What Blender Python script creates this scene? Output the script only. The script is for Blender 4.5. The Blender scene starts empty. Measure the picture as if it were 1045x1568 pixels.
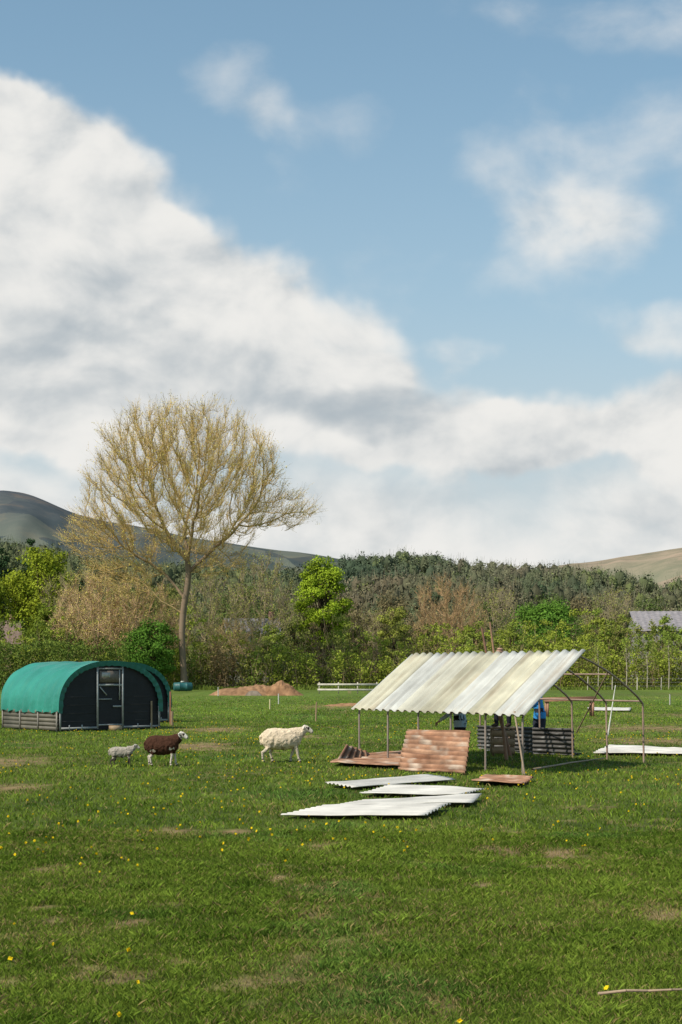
import bpy, math, random
import numpy as np
from mathutils import Vector, Matrix
from mathutils.kdtree import KDTree

rng = np.random.default_rng(7)
random.seed(7)
S = bpy.context.scene
COL = S.collection

# ------------------------------------------------------------------ helpers
def vn(x, y, s=1.0, seed=0):
    x = np.asarray(x, float) / s; y = np.asarray(y, float) / s
    xi = np.floor(x).astype(np.int64); yi = np.floor(y).astype(np.int64)
    fx = x - xi; fy = y - yi
    fx = fx * fx * (3 - 2 * fx); fy = fy * fy * (3 - 2 * fy)
    def h(a, b):
        n = (a * 374761393 + b * 668265263 + seed * 974634777) & 0x7fffffff
        n = ((n ^ (n >> 13)) * 1274126177) & 0x7fffffff
        return ((n ^ (n >> 16)) & 0xffff) / 65535.0
    return (h(xi, yi) * (1 - fx) + h(xi + 1, yi) * fx) * (1 - fy) + (h(xi, yi + 1) * (1 - fx) + h(xi + 1, yi + 1) * fx) * fy

def fbm(x, y, s, seed=0):
    return vn(x, y, s, seed) * .55 + vn(x, y, s / 2.1, seed + 1) * .28 + vn(x, y, s / 4.3, seed + 2) * .17

def sstep(a, b, t):
    t = np.clip((t - a) / (b - a), 0, 1)
    return t * t * (3 - 2 * t)

def nrm(v):
    return v / np.maximum(np.linalg.norm(v, axis=-1, keepdims=True), 1e-9)

class Acc:
    def __init__(s): s.V = []; s.F = []; s.C = []; s.n = 0
    def add(s, V, F, c):
        V = np.asarray(V, float).reshape(-1, 3); F = np.asarray(F, np.int64).reshape(-1, 4)
        c = np.asarray(c, float)
        if c.ndim == 1: c = np.tile(c, (len(V), 1))
        s.V.append(V); s.F.append(F + s.n); s.C.append(c); s.n += len(V)
    def make(s, name, mat, smooth=False, parent=None):
        return mk(name, np.concatenate(s.V), np.concatenate(s.F), mat, np.concatenate(s.C), smooth, parent)

def mk(name, V, F, mat, C=None, smooth=False, parent=None):
    V = np.asarray(V, float); me = bpy.data.meshes.new(name)
    F = np.asarray(F)
    k = F.shape[1]; n = len(F)
    me.vertices.add(len(V)); me.vertices.foreach_set('co', V.astype(np.float32).ravel())
    me.loops.add(n * k); me.loops.foreach_set('vertex_index', F.astype(np.int32).ravel())
    me.polygons.add(n)
    me.polygons.foreach_set('loop_start', np.arange(0, n * k, k, dtype=np.int32))
    me.polygons.foreach_set('loop_total', np.full(n, k, dtype=np.int32))
    if smooth: me.polygons.foreach_set('use_smooth', np.ones(n, dtype=bool))
    me.update(calc_edges=True)
    if C is not None:
        a = me.color_attributes.new('Col', 'FLOAT_COLOR', 'POINT')
        a.data.foreach_set('color', np.concatenate([C, np.ones((len(C), 1))], 1).astype(np.float32).ravel())
    me.materials.append(mat)
    ob = bpy.data.objects.new(name, me); COL.objects.link(ob)
    if parent: ob.parent = parent
    return ob

def empty(name):
    e = bpy.data.objects.new(name, None); e.empty_display_size = .3; COL.objects.link(e); return e

def frusta(P0, P1, R0, R1, k=5):
    P0 = np.asarray(P0, float).reshape(-1, 3); P1 = np.asarray(P1, float).reshape(-1, 3)
    R0 = np.broadcast_to(np.asarray(R0, float), len(P0)); R1 = np.broadcast_to(np.asarray(R1, float), len(P0))
    d = nrm(P1 - P0)
    ref = np.where(np.abs(d[:, 2:3]) > .9, np.array([[1., 0, 0]]), np.array([[0, 0, 1.]]))
    a = nrm(np.cross(d, ref)); b = np.cross(d, a)
    V = np.zeros((len(P0), 2 * k, 3))
    for i in range(k):
        t = 2 * math.pi * i / k
        o = a * math.cos(t) + b * math.sin(t)
        V[:, i] = P0 + o * R0[:, None]; V[:, k + i] = P1 + o * R1[:, None]
    base = (np.arange(len(P0)) * 2 * k)[:, None]
    F = np.concatenate([np.stack([base[:, 0] + i, base[:, 0] + (i + 1) % k, base[:, 0] + k + (i + 1) % k, base[:, 0] + k + i], 1) for i in range(k)])
    return V.reshape(-1, 3), F

def strips(P0, P1, w0, w1):
    s = nrm(np.cross(P1 - P0, rng.normal(size=P0.shape)))
    w0 = np.broadcast_to(w0, len(P0))[:, None]; w1 = np.broadcast_to(w1, len(P0))[:, None]
    V = np.stack([P0 - s * w0, P0 + s * w0, P1 + s * w1, P1 - s * w1], 1).reshape(-1, 3)
    return V, np.arange(len(P0) * 4).reshape(-1, 4)

def leafq(Cn, size, asp=.65, nr=None, jit=.7):
    n = len(Cn)
    if nr is None:
        a = nrm(rng.normal(size=(n, 3))); b = nrm(np.cross(a, rng.normal(size=(n, 3))))
    else:
        q = nrm(nr + rng.normal(0, jit * .6, (n, 3))); a = nrm(np.cross(q, rng.normal(size=(n, 3)))); b = np.cross(q, a)
    size = np.broadcast_to(size, n)[:, None] * .5
    a = a * size; b = b * size * asp
    V = np.stack([Cn - a, Cn - b * .9, Cn + a, Cn + b], 1).reshape(-1, 3)
    return V, np.arange(n * 4).reshape(-1, 4)

def cores(C, R):
    """closed low bumpy ellipsoids: the shaded inner mass of a crown"""
    n = len(C); ks = 7; rows = 5
    V = np.zeros((n, rows, ks, 3))
    for j in range(rows):
        ph = math.pi * j / (rows - 1)
        for i in range(ks):
            t = 2 * math.pi * (i + .5 * (j % 2)) / ks
            V[:, j, i] = C + R * np.array([math.sin(ph) * math.cos(t), math.sin(ph) * math.sin(t), math.cos(ph)]) * (.7 + .6 * rng.random((n, 1)))
    base = (np.arange(n) * rows * ks)
    F = [np.stack([base + j * ks + i, base + j * ks + (i + 1) % ks, base + (j + 1) * ks + (i + 1) % ks, base + (j + 1) * ks + i], 1) for j in range(rows - 1) for i in range(ks)]
    return V.reshape(-1, 3), np.concatenate(F), rows * ks

def rep4(c): return np.repeat(c, 4, axis=0)

def pathtube(acc, pts, r, col, k=6):
    pts = np.array(pts, float)
    V, F = frusta(pts[:-1], pts[1:], r, r, k); acc.add(V, F, col)

def box(acc, o, ax, ay, az, col):
    o, ax, ay, az = [np.array(v, float) for v in (o, ax, ay, az)]
    V = [o, o + ax, o + ax + ay, o + ay, o + az, o + ax + az, o + ax + ay + az, o + ay + az]
    F = [(0, 3, 2, 1), (4, 5, 6, 7), (0, 1, 5, 4), (1, 2, 6, 5), (2, 3, 7, 6), (3, 0, 4, 7)]
    acc.add(V, F, col)

# ---------------------------------------------------------------- materials
def mat_new(name):
    m = bpy.data.materials.new(name); m.use_nodes = True
    nt = m.node_tree; return m, nt, nt.nodes['Principled BSDF']

def mat_foliage(name, transl):
    m, nt, b = mat_new(name); N = nt.nodes; L = nt.links; N.remove(b)
    at = N.new('ShaderNodeAttribute'); at.attribute_name = 'Col'
    d = N.new('ShaderNodeBsdfDiffuse'); L.new(at.outputs['Color'], d.inputs[0]); o = d.outputs[0]
    if transl:
        t = N.new('ShaderNodeBsdfTranslucent'); L.new(at.outputs['Color'], t.inputs['Color'])
        ms = N.new('ShaderNodeMixShader'); ms.inputs[0].default_value = transl
        L.new(o, ms.inputs[1]); L.new(t.outputs[0], ms.inputs[2]); o = ms.outputs[0]
    L.new(o, N['Material Output'].inputs[0]); return m

def mat_col(name, rough=.8, transl=0., var=.25, scale=3., bump=0., bscale=40., spec=.3, metal=0):
    """vertex colour x procedural mottling"""
    m, nt, b = mat_new(name); N = nt.nodes; L = nt.links
    at = N.new('ShaderNodeAttribute'); at.attribute_name = 'Col'
    tc = N.new('ShaderNodeTexCoord')
    no = N.new('ShaderNodeTexNoise'); no.inputs['Scale'].default_value = scale; no.inputs['Detail'].default_value = 6
    L.new(tc.outputs['Object'], no.inputs['Vector'])
    mr = N.new('ShaderNodeMapRange'); mr.inputs[1].default_value = .3; mr.inputs[2].default_value = .7
    mr.inputs[3].default_value = 1 - var; mr.inputs[4].default_value = 1 + var
    L.new(no.outputs['Fac'], mr.inputs[0])
    mx = N.new('ShaderNodeVectorMath'); mx.operation = 'SCALE'
    L.new(at.outputs['Color'], mx.inputs[0]); L.new(mr.outputs[0], mx.inputs['Scale'])
    L.new(mx.outputs[0], b.inputs['Base Color'])
    b.inputs['Roughness'].default_value = rough; b.inputs['Specular IOR Level'].default_value = spec
    b.inputs['Metallic'].default_value = metal
    if bump:
        n2 = N.new('ShaderNodeTexNoise'); n2.inputs['Scale'].default_value = bscale; n2.inputs['Detail'].default_value = 5
        L.new(tc.outputs['Object'], n2.inputs['Vector'])
        bp = N.new('ShaderNodeBump'); bp.inputs['Strength'].default_value = bump; bp.inputs['Distance'].default_value = .03
        L.new(n2.outputs['Fac'], bp.inputs['Height']); L.new(bp.outputs[0], b.inputs['Normal'])
    if transl:
        t = N.new('ShaderNodeBsdfTranslucent'); L.new(mx.outputs[0], t.inputs['Color'])
        ms = N.new('ShaderNodeMixShader'); ms.inputs[0].default_value = transl
        L.new(b.outputs[0], ms.inputs[1]); L.new(t.outputs[0], ms.inputs[2])
        L.new(ms.outputs[0], N['Material Output'].inputs[0])
    return m

M_leaf = mat_foliage('foliage', .2)
M_grass = mat_foliage('grass_blades', .3)
M_bark = mat_foliage('bark_and_twigs', 0)
M_far = mat_foliage('distant_foliage', 0)
M_paint = mat_col('weathered_surface', .6, 0, .22, 2.2, .25, 18)
M_roof = mat_col('corrugated_fibre_sheet', .75, .14, .18, 1.6, .15, 30, spec=.2)
M_rust = mat_col('rusty_corrugated_sheet', .8, 0, .4, 3.2, .3, 25, spec=.15)
M_wool = mat_col('wool', .95, 0, .15, 9., .5, 45, spec=.05)
M_cloth = mat_col('cloth', .85, 0, .15, 5., .3, 30, spec=.1)
M_tarp = mat_col('tarpaulin', .45, 0, .18, 1.2, .7, 5, spec=.4)
M_soil = mat_col('soil', .95, 0, .35, 2.5, 1., 5, spec=.05)

# ------------------------------------------------------------------- ground
DIRT = [(-2.24,10.9,.10,.15),(-1.30,11.0,.12,.12),(-2.05,10.3,.09,.13),(-1.87,16.1,.2,.25),(-1.19,16.0,.16,.2),(-.22,14.8,.18,.25),
 (1.62,14.25,.22,.25),(2.17,14.0,.18,.3),(1.79,13.1,.15,.18),(.49,10.4,.08,.11),(.013,9.56,.08,.12),(2.47,10.6,.15,.25),(-6.7,29,.8,1.1),
 (-5.1,22.1,.35,.6),(-3.5,34.7,.6,1.3),(-1.5,10.2,.1,.1),(1.9,16,.15,.25),(10.1,46,1.6,2.2),(8.5,37.3,1.1,1.3),(.6,74,2.,2.4),(-4.,45,.7,1.6),
 (1.2,12,.08,.15),(-.5,12.6,.1,.2),(-2.7,13.,.15,.2),(3.2,19,.2,.3),(16,60,2,2),(-1.2,40,.5,.8)]
def dirtv(x, y):
    d = np.zeros_like(x)
    wob = (fbm(x, y, .3, 5) - .5) * 3.4 + (vn(x, y, .06, 6) - .5) * 1.6
    for cx, cy, rx, ry in DIRT:
        q = 1.25 - np.sqrt(((x - cx) / rx) ** 2 + ((y - cy) / ry) ** 2) * .65 + wob * .6
        d = np.maximum(d, np.clip(q * .85, 0, .92))
    g = fbm(x, y, 1.9, 23) + (fbm(x, y, .25, 33) - .5) * 1.2
    d = np.maximum(d, np.clip((g - .82) * 3., 0, .6))
    return d
def tonev(x, y):
    return np.clip(.5 + (fbm(x, y, 5, 51) - .5) * 1.3 + (fbm(x, y, .8, 61) - .5) * 1.5, 0, 1)

def spread(a, b, step, far):
    c = list(np.arange(a, b + 1e-6, step)); s = step
    lo = [];v = a
    while v > -far: s *= 1.25; v -= s; lo.append(v)
    hi = []; v = b; s = step
    while v < far: s *= 1.25; v += s; hi.append(v)
    return np.array(lo[::-1] + c + hi)
gx = spread(-14, 14, .16, 9000); gy = spread(5, 48, .16, 9000)
X, Y = np.meshgrid(gx, gy); nx, ny = len(gx), len(gy)
Vg = np.stack([X.ravel(), Y.ravel(), np.zeros(X.size)], 1)
idx = np.arange(nx * ny).reshape(ny, nx)
Fg = np.stack([idx[:-1, :-1], idx[:-1, 1:], idx[1:, 1:], idx[1:, :-1]], -1).reshape(-1, 4)
dd = dirtv(Vg[:, 0], Vg[:, 1]); tt = tonev(Vg[:, 0], Vg[:, 1])
far = sstep(28, 75, Vg[:, 1])
cg = np.array([.055, .080, .013]) * (1 - tt[:, None]) + np.array([.098, .13, .020]) * tt[:, None]
cg = cg * (1 - far[:, None]) + np.array([.103, .150, .024]) * far[:, None] * (.75 + .5 * tt[:, None])
cd = np.array([.27, .18, .095])
Cg = cg * (1 - dd[:, None]) + cd * dd[:, None]
m, nt, b = mat_new('meadow_ground'); N = nt.nodes; L = nt.links
at = N.new('ShaderNodeAttribute'); at.attribute_name = 'Col'
tc = N.new('ShaderNodeTexCoord')
mp = N.new('ShaderNodeMapping'); mp.inputs['Scale'].default_value = (1, .45, 1); L.new(tc.outputs['Object'], mp.inputs[0])
n1 = N.new('ShaderNodeTexNoise'); n1.inputs['Scale'].default_value = 2.2; n1.inputs['Detail'].default_value = 6; n1.inputs['Roughness'].default_value = .75
n2 = N.new('ShaderNodeTexNoise'); n2.inputs['Scale'].default_value = .22; n2.inputs['Detail'].default_value = 5; n2.inputs['Roughness'].default_value = .65
L.new(mp.outputs[0], n1.inputs['Vector']); L.new(mp.outputs[0], n2.inputs['Vector'])
r1 = N.new('ShaderNodeMapRange'); r1.inputs[1].default_value = .3; r1.inputs[2].default_value = .7; r1.inputs[3].default_value = .5; r1.inputs[4].default_value = 1.4
L.new(n1.outputs[0], r1.inputs[0])
sc = N.new('ShaderNodeVectorMath'); sc.operation = 'SCALE'; L.new(at.outputs['Color'], sc.inputs[0]); L.new(r1.outputs[0], sc.inputs['Scale'])
r2 = N.new('ShaderNodeMapRange'); r2.inputs[1].default_value = .50; r2.inputs[2].default_value = .70; r2.inputs[3].default_value = 0; r2.inputs[4].default_value = .5
L.new(n2.outputs[0], r2.inputs[0])
mx = N.new('ShaderNodeMix'); mx.data_type = 'RGBA'; L.new(r2.outputs[0], mx.inputs[0]); L.new(sc.outputs[0], mx.inputs[6])
mx.inputs[7].default_value = (.13, .13, .03, 1)
L.new(mx.outputs[2], b.inputs['Base Color']); b.inputs['Roughness'].default_value = .95; b.inputs['Specular IOR Level'].default_value = .1
bp = N.new('ShaderNodeBump'); bp.inputs['Distance'].default_value = .1; bp.inputs['Strength'].default_value = 1.
L.new(n1.outputs[0], bp.inputs['Height']); L.new(bp.outputs[0], b.inputs['Normal'])
mk('ground', Vg, Fg, m, Cg)

# ------------------------------------------------------------- sheet layout
SHEETS = {
 'A': [(-.25,22.4),(1.48,24.2),(1.875,23.3),(.18,21.66)],
 'B': [(.265,20.5),(1.72,20.3),(2.155,21.4),(.777,22.2)],
 'C': [(-.078,18.8),(1.75,18.95),(1.99,20.1),(.34,19.6)],
 'D': [(-.743,17.5),(1.02,17.3),(1.437,18.6),(-.189,18.75)],
 'E': [(-.21,27.4),(1.1,26.3),(1.48,31.6),(.2,30.2)],
 'F': [(2.09,22.8),(2.83,22.15),(3.2,23.6),(2.48,24.2)],
 'G': [(5.5,31.0),(8.2,30.2),(9.0,31.6),(6.5,34.3)],
}
def inquad(x, y, q):
    ins = np.ones_like(x, bool)
    q = np.array(q); area = 0
    for i in range(4):
        x0, y0 = q[i]; x1, y1 = q[(i + 1) % 4]; area += x0 * y1 - x1 * y0
    sg = 1 if area > 0 else -1
    for i in range(4):
        x0, y0 = q[i]; x1, y1 = q[(i + 1) % 4]
        ins &= (((x1 - x0) * (y - y0) - (y1 - y0) * (x - x0)) * sg) > 0
    return ins

# -------------------------------------------------------------------- grass
def grass(n, dmin, dmax, pw, wid):
    u = rng.random(n); e = 2 - pw
    D = (dmin ** e + u * (dmax ** e - dmin ** e)) ** (1 / e)
    x = (rng.random(n) * 2 - 1) * (D * .27 + .8)
    y = D
    d = dirtv(x, y); t = tonev(x, y)
    keep = rng.random(n) > d * .93
    keep &= rng.random(n) > sstep(70, 110, D) * .8
    for q in SHEETS.values(): keep &= ~inquad(x, y, q)
    x, y, D, d, t = x[keep], y[keep], D[keep], d[keep], t[keep]; n = len(x)
    tuft = vn(x, y, .33, 91) * .6 + vn(x, y, .11, 92) * .4
    h = (.016 + .068 * tuft ** 1.9 + .012 * rng.random(n)) * (1 - .6 * d) * (1 + .15 * sstep(10, 30, D))
    th = rng.random(n) * 2 * math.pi
    lean = rng.normal(0, .55, (n, 2)) * h[:, None]
    w = wid * (D / 8) ** .75 * (.6 + .8 * rng.random(n))
    sx = np.cos(th) * w; sy = np.sin(th) * w
    P = np.zeros((n, 4, 3))
    P[:, 0] = np.stack([x - sx, y - sy, np.zeros(n)], 1)
    P[:, 1] = np.stack([x + sx, y + sy, np.zeros(n)], 1)
    P[:, 2] = np.stack([x + lean[:, 0] * .45 + sx * .7, y + lean[:, 1] * .45 + sy * .7, h * .65], 1)
    P[:, 3] = np.stack([x + lean[:, 0], y + lean[:, 1], h], 1)
    r = rng.random(n)
    c = np.array([.080, .133, .015])[None] * (1 - t[:, None]) + np.array([.178, .242, .034])[None] * t[:, None]
    c = c * (.55 + .9 * r[:, None]) * (.8 + .5 * tuft[:, None])
    c = c * (1 + .25 * sstep(22, 60, D)[:, None])
    cool = sstep(.55, .8, fbm(x, y, 1.3, 77))[:, None]
    c = c * (1 - cool * np.array([.22, .06, -.35]))
    dry = (rng.random(n) < .07 + .5 * d + .15 * (fbm(x, y, 1.1, 45) > .60))[:, None]
    c = np.where(dry, np.array([.32, .25, .10]) * (.6 + .6 * r[:, None]), c)
    return P.reshape(-1, 3), np.arange(n * 4).reshape(-1, 4), rep4(c)
ga = Acc()
ga.add(*grass(290000, 6.3, 16, 1.3, .0026))
ga.add(*grass(200000, 15, 110, 1.75, .0033))
ga.make('grass', M_grass)

# dandelions
fa = Acc()
n = 4200
D = 7 + 45 * rng.random(n) ** .7; x = (rng.random(n) * 2 - 1) * D * .27
k = (vn(x, D, 2.2, 15) * .8 + rng.random(n) * .75) > .98
x, D = x[k], D[k]
for q in SHEETS.values():
    k = ~inquad(x, D, q); x, D = x[k], D[k]
n = len(x); z = .055 + .035 * rng.random(n)
for j in range(3):
    Cn = np.stack([x, D, z], 1)
    V, F = leafq(Cn, .022 + .016 * rng.random(n), 1.)
    fa.add(V, F, (.8, .58, .02))
V, F = strips(np.stack([x, D, 0 * z], 1), np.stack([x, D, z], 1), .002, .002); fa.add(V, F, (.08, .14, .03))
fa.make('dandelion_flowers', M_leaf)

# ---------------------------------------------------------- tree generators
def colonize(A, nodes, parents, step, kill, iters, up=.12, jit=.18):
    nodes = [np.array(p, float) for p in nodes]; parents = list(parents)
    Nn = np.array(nodes)
    dm = np.linalg.norm(A[:, None] - Nn[None], axis=2); near = dm.argmin(1); dist = dm.min(1)
    for it in range(iters):
        k = dist > kill; A, near, dist = A[k], near[k], dist[k]
        if len(A) == 0: break
        u, inv = np.unique(near, return_inverse=True)
        P = Nn[u]; dv = nrm(A - P[inv]); acc = np.zeros((len(u), 3)); np.add.at(acc, inv, dv)
        acc = nrm(acc) + rng.normal(0, jit, acc.shape); acc[:, 2] += up
        new = P + nrm(acc) * step
        dmin = np.array([np.min(np.linalg.norm(Nn - q, axis=1)) for q in new])
        ok = dmin > step * .72
        new = new[ok]; u = u[ok]
        if len(new) == 0: break
        base = len(Nn); Nn = np.concatenate([Nn, new]); parents += list(u)
        dn = np.linalg.norm(A[:, None] - new[None], axis=2); bi = dn.argmin(1); bd = dn[np.arange(len(A)), bi]
        k = bd < dist; near = np.where(k, bi + base, near); dist = np.where(k, bd, dist)
    return Nn, np.array(parents)

def ellpts(n, c, r, shell=.0):
    p = nrm(rng.normal(size=(n, 3))) * (shell + (1 - shell) * rng.random((n, 1)) ** .4)
    return p * np.array(r) + np.array(c)

def bare_mesh(acc, A, trunk, step, kill, iters, tip, twn, twl, tww, cw, ct, cl, leafn, leafs, expo=2.4, up=.12, jit=.18, upt=.35, parents=None, center=None):
    par = parents or ([-1] + list(range(len(trunk) - 1)))
    Nn, pr = colonize(A, trunk, par, step, kill, iters, up, jit)
    n = len(Nn); r = np.zeros(n); s = np.zeros(n); hasc = np.zeros(n, bool)
    for i in range(n - 1, -1, -1):
        r[i] = s[i] ** (1 / expo) if hasc[i] else tip
        if pr[i] >= 0: s[pr[i]] += r[i] ** expo; hasc[pr[i]] = True
    ch = np.arange(n)[pr >= 0]; pa = pr[ch]
    V, F = frusta(Nn[pa], Nn[ch], np.where(pa == 0, r[pa] * 1.3, np.minimum(r[pa], r[ch] * 1.35)), r[ch], 5)
    mixc = sstep(tip, tip * 8, np.repeat(r[ch], 10))[:, None]
    acc.add(V, F, np.array(ct) * (1 - mixc) + np.array(cw) * mixc)
    thin = np.where((r[ch] < tip * 2.6))[0]
    bd = nrm(np.repeat(Nn[ch[thin]] - Nn[pa[thin]], twn, 0))
    P = np.repeat(Nn[ch[thin]], twn, 0); d = bd
    if center is not None: d = d * .6 + nrm(P - np.array(center)) * .7
    d = nrm(d + rng.normal(0, .38, P.shape) + np.array([0, 0, upt]))
    P = P - bd * rng.random((len(P), 1)) * step
    ln = twl * (.35 + 1.1 * rng.random((len(P), 1)))
    E = P + d * ln + np.array([0, 0, .1]) * ln
    tc_ = np.array(ct) * (.7 + .6 * rng.random((len(P), 1)))
    V, F = strips(P, E, tww, tww * .4); acc.add(V, F, rep4(tc_))
    Q = P + (E - P) * (.3 + .5 * rng.random((len(P), 1))); d2 = nrm(d + rng.normal(0, .6, P.shape) + np.array([0, 0, .2]))
    E2 = Q + d2 * ln * .5
    V, F = strips(Q, E2, tww * .7, tww * .35); acc.add(V, F, rep4(tc_))
    if leafn:
        m = rng.integers(0, len(P), leafn); t = .3 + .7 * rng.random((leafn, 1))
        h2 = rng.random((leafn, 1)) < .5
        Cn = np.where(h2, P[m] + (E[m] - P[m]) * t, Q[m] + (E2[m] - Q[m]) * t) + rng.normal(0, .05, (leafn, 3))
        V, F = leafq(Cn, leafs * (.6 + .8 * rng.random(leafn)), .6)
        acc.add(V, F, rep4(np.array(cl) * (.6 + .8 * rng.random((leafn, 1)))))
    return Nn

# hero tree
A = np.concatenate([ellpts(2300, (.0, 0, 21.6), (10.4, 9, 8.7), .15), ellpts(220, (9.8, 0, 18.4), (4.2, 3.0, 2.2)),
                    ellpts(280, (-9.4, 0, 16.2), (3.8, 3.5, 2.8)), ellpts(240, (-6.0, 0, 12.2), (4.4, 3, 2.6)), ellpts(140, (3.5, 0, 13.2), (3.4, 3, 1.9))])
trunk = [(0, 0, 0), (-.12, 0, 2), (-.25, 0, 4), (-.3, 0, 6), (-.2, .1, 8), (.05, 0, 9.6), (.3, 0, 11), (.4, 0, 12.4), (.3, 0, 13.6)]
par = [-1, 0, 1, 2, 3, 4, 5, 6, 7]
def limb(start, pts):
    p = start
    for q in pts: trunk.append(q); par.append(p); p = len(trunk) - 1
limb(8, [(-.5, .1, 14.6), (-1.3, .2, 15.7), (-2.1, .3, 17.0), (-2.7, .4, 18.4)])
limb(8, [(.5, -.2, 14.8), (.8, -.5, 16.2), (1.0, -.8, 17.8)])
limb(7, [(1.2, .2, 13.2), (2.2, .4, 14.1), (3.3, .5, 15.2), (4.6, .5, 16.2)])
limb(8, [(.2, .6, 14.9), (-.1, 1.2, 16.4), (.0, 1.8, 18)])
limb(4, [(-1.2, -.1, 8.7), (-2.4, -.2, 9.3), (-3.4, -.2, 10.4), (-4.4, -.2, 11.3)])
limb(5, [(-.9, .4, 10.8), (-2.1, .6, 12.2), (-3.7, .7, 13.4), (-5.4, .6, 14.3)])
ta = Acc()
bare_mesh(ta, A, trunk, .55, .8, 90, .024, 7, 1.45, .014, (.23, .17, .12), (.52, .37, .16), (.60, .50, .13), 38000, .12, up=.16, jit=.10, upt=.45, parents=par, center=(0, 0, 12))
ob = ta.make('large_budding_tree', M_bark); ob.location = (-16.5, 150, 0)

def bare_variant(seed, w, cw, ct, cl, leafn, twn=5):
    global rng
    rng = np.random.default_rng(seed)
    A = ellpts(480, (0, 0, 7.0), (w, w, 5.0), .1)
    tr = [(0, 0, 0), (.1, 0, 1), (.0, .1, 1.9)]
    a = Acc(); bare_mesh(a, A, tr, .45, .65, 60, .018, twn, .9, .013, cw, ct, cl, leafn, .13, up=.3, jit=.1, center=(0, 0, 2))
    ob = a.make('bare_tree', M_bark); return ob
def place(src, name, x, y, h, rot=0., wscale=1., base=12.0):
    o = bpy.data.objects.new(name, src.data); COL.objects.link(o)
    s = h / base; o.scale = (s * wscale, s * wscale, s); o.location = (x, y, 0); o.rotation_euler[2] = rot; return o
v_gold = bare_variant(11, 4.2, (.32, .22, .15), (.54, .37, .23), (.50, .42, .13), 7000, 7)
v_grey = bare_variant(12, 3.8, (.24, .20, .15), (.33, .26, .17), (.28, .29, .07), 6000, 5)
v_red = bare_variant(13, 4.4, (.28, .19, .12), (.44, .29, .16), (.36, .27, .10), 2500, 8)
v_gold.location = (-27.5, 160, 0); v_gold.scale = (1.15, 1.15, 1.12)
v_grey.location = (-10.9, 195, 0); v_grey.scale = (1.25, 1.25, 1.5)
v_red.location = (13.6, 180, 0); v_red.scale = (1.1, 1.1, 1.16)
for src, x, y, h, rot, ws in [(v_gold, -22.5, 158, 12.3, 2, 1.1), (v_gold, -31, 172, 12, 4, 1.), (v_grey, -35, 185, 15, 1, 1.),
      (v_grey, 21.5, 200, 13.5, 2, 1.1), (v_grey, -17.5, 190, 15, 5, 1.1), (v_grey, 40, 210, 14, 2, 1.1),
      (v_gold, -12, 158, 8, .3, 1.2), (v_gold, -20.5, 162, 8.5, 5, 1.2), (v_grey, 4.5, 185, 10, 3, 1.1)]:
    place(src, 'bare_tree', x, y, h, rot, ws)
rng = np.random.default_rng(99)

def clump_leaves(acc, centers, rad, per, size, col, mid=None):
    k = len(centers); rad = np.broadcast_to(rad, k)
    C = np.repeat(centers, per, 0); R = np.repeat(rad, per)
    d = nrm(rng.normal(size=(len(C), 3))); rr = (rng.random(len(C)) ** .45)
    P = C + d * (rr * R)[:, None] * np.array([1.15, 1.15, .85])
    out = d if mid is None else nrm(d + .8 * nrm(P - mid))
    V, F = leafq(P, size * (.6 + .8 * rng.random(len(P))), .7, out, .9)
    tone = np.repeat(.75 + .5 * rng.random(k), per) * (.85 + .3 * rng.random(len(P)))
    c = np.broadcast_to(np.asarray(col, float), (k, 3))
    c = np.repeat(c, per, 0) * tone[:, None]
    acc.add(V, F, rep4(c))

def leafy(name, x, y, h, w, col, nc=70, per=170, size=.24, trunkz=.25, conic=0., bark=(.12, .09, .06)):
    a = Acc()
    c = nrm(rng.normal(size=(nc, 3))) * (.35 + .65 * rng.random((nc, 1)) ** .5)
    f = 1 - conic * np.clip(c[:, 2:3], -1, 1) * .5
    P = c * np.array([w / 2 * .85, w / 2 * .85, h * (1 - trunkz) / 2 * .9]) * np.concatenate([f, f, np.ones_like(f)], 1) + np.array([0, 0, h * (trunkz + (1 - trunkz) / 2)])
    rad = w * (.075 + .09 * rng.random(nc))
    clump_leaves(a, P, rad, per, size, col, np.array([0, 0, h * .5]))
    tz = np.linspace(0, h * .85, 7); tp = np.stack([.15 * np.sin(tz), .1 * np.cos(tz), tz], 1)
    r = np.linspace(w * .035, w * .008, 7)
    V, F = frusta(tp[:-1], tp[1:], r[:-1], r[1:], 7); a.add(V, F, bark)
    s = tp[np.clip((P[:, 2] / h / .85 * 5).astype(int) - 1, 1, 5)]
    mid = (s + P) / 2 + np.array([0, 0, -.1 * h * .1])
    V, F = frusta(s, mid, w * .012, w * .007, 4); a.add(V, F, bark)
    V, F = frusta(mid, P, w * .007, w * .003, 4); a.add(V, F, bark)
    o = a.make(name, M_leaf); o.location = (x, y, 0); return o
leafy('yellow_green_tree', -40, 190, 19.5, 11, (.27, .32, .03), 110, 150, .32)
leafy('yellow_green_tree', -47, 186, 15.5, 9, (.22, .27, .03), 80, 150, .32)
leafy('yellow_green_tree', -36.5, 178, 11.5, 6, (.17, .22, .03), 60, 140, .28)
leafy('bright_green_tree', -2.75, 200, 18.8, 8.4, (.27, .36, .03), 90, 180, .3, conic=.5)
leafy('round_green_tree', 25.9, 180, 12.0, 9.2, (.12, .23, .035), 120, 180, .27, .12)
leafy('green_bush', -20.2, 150, 7.6, 6.6, (.10, .20, .03), 90, 180, .22, .05)
leafy('green_bush', -30.5, 160, 6.5, 5.6, (.11, .18, .03), 60, 150, .22, .05)
leafy('lime_tree', 6.7, 175, 10.3, 4.6, (.28, .30, .06), 50, 140, .22)
sg_ = leafy('small_green_tree', 33.5, 172, 9.6, 4.6, (.23, .28, .05), 45, 120, .24, .15)
leafy('small_green_tree', 38.6, 170, 9.2, 4.6, (.21, .27, .05), 45, 120, .24, .15)
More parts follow.
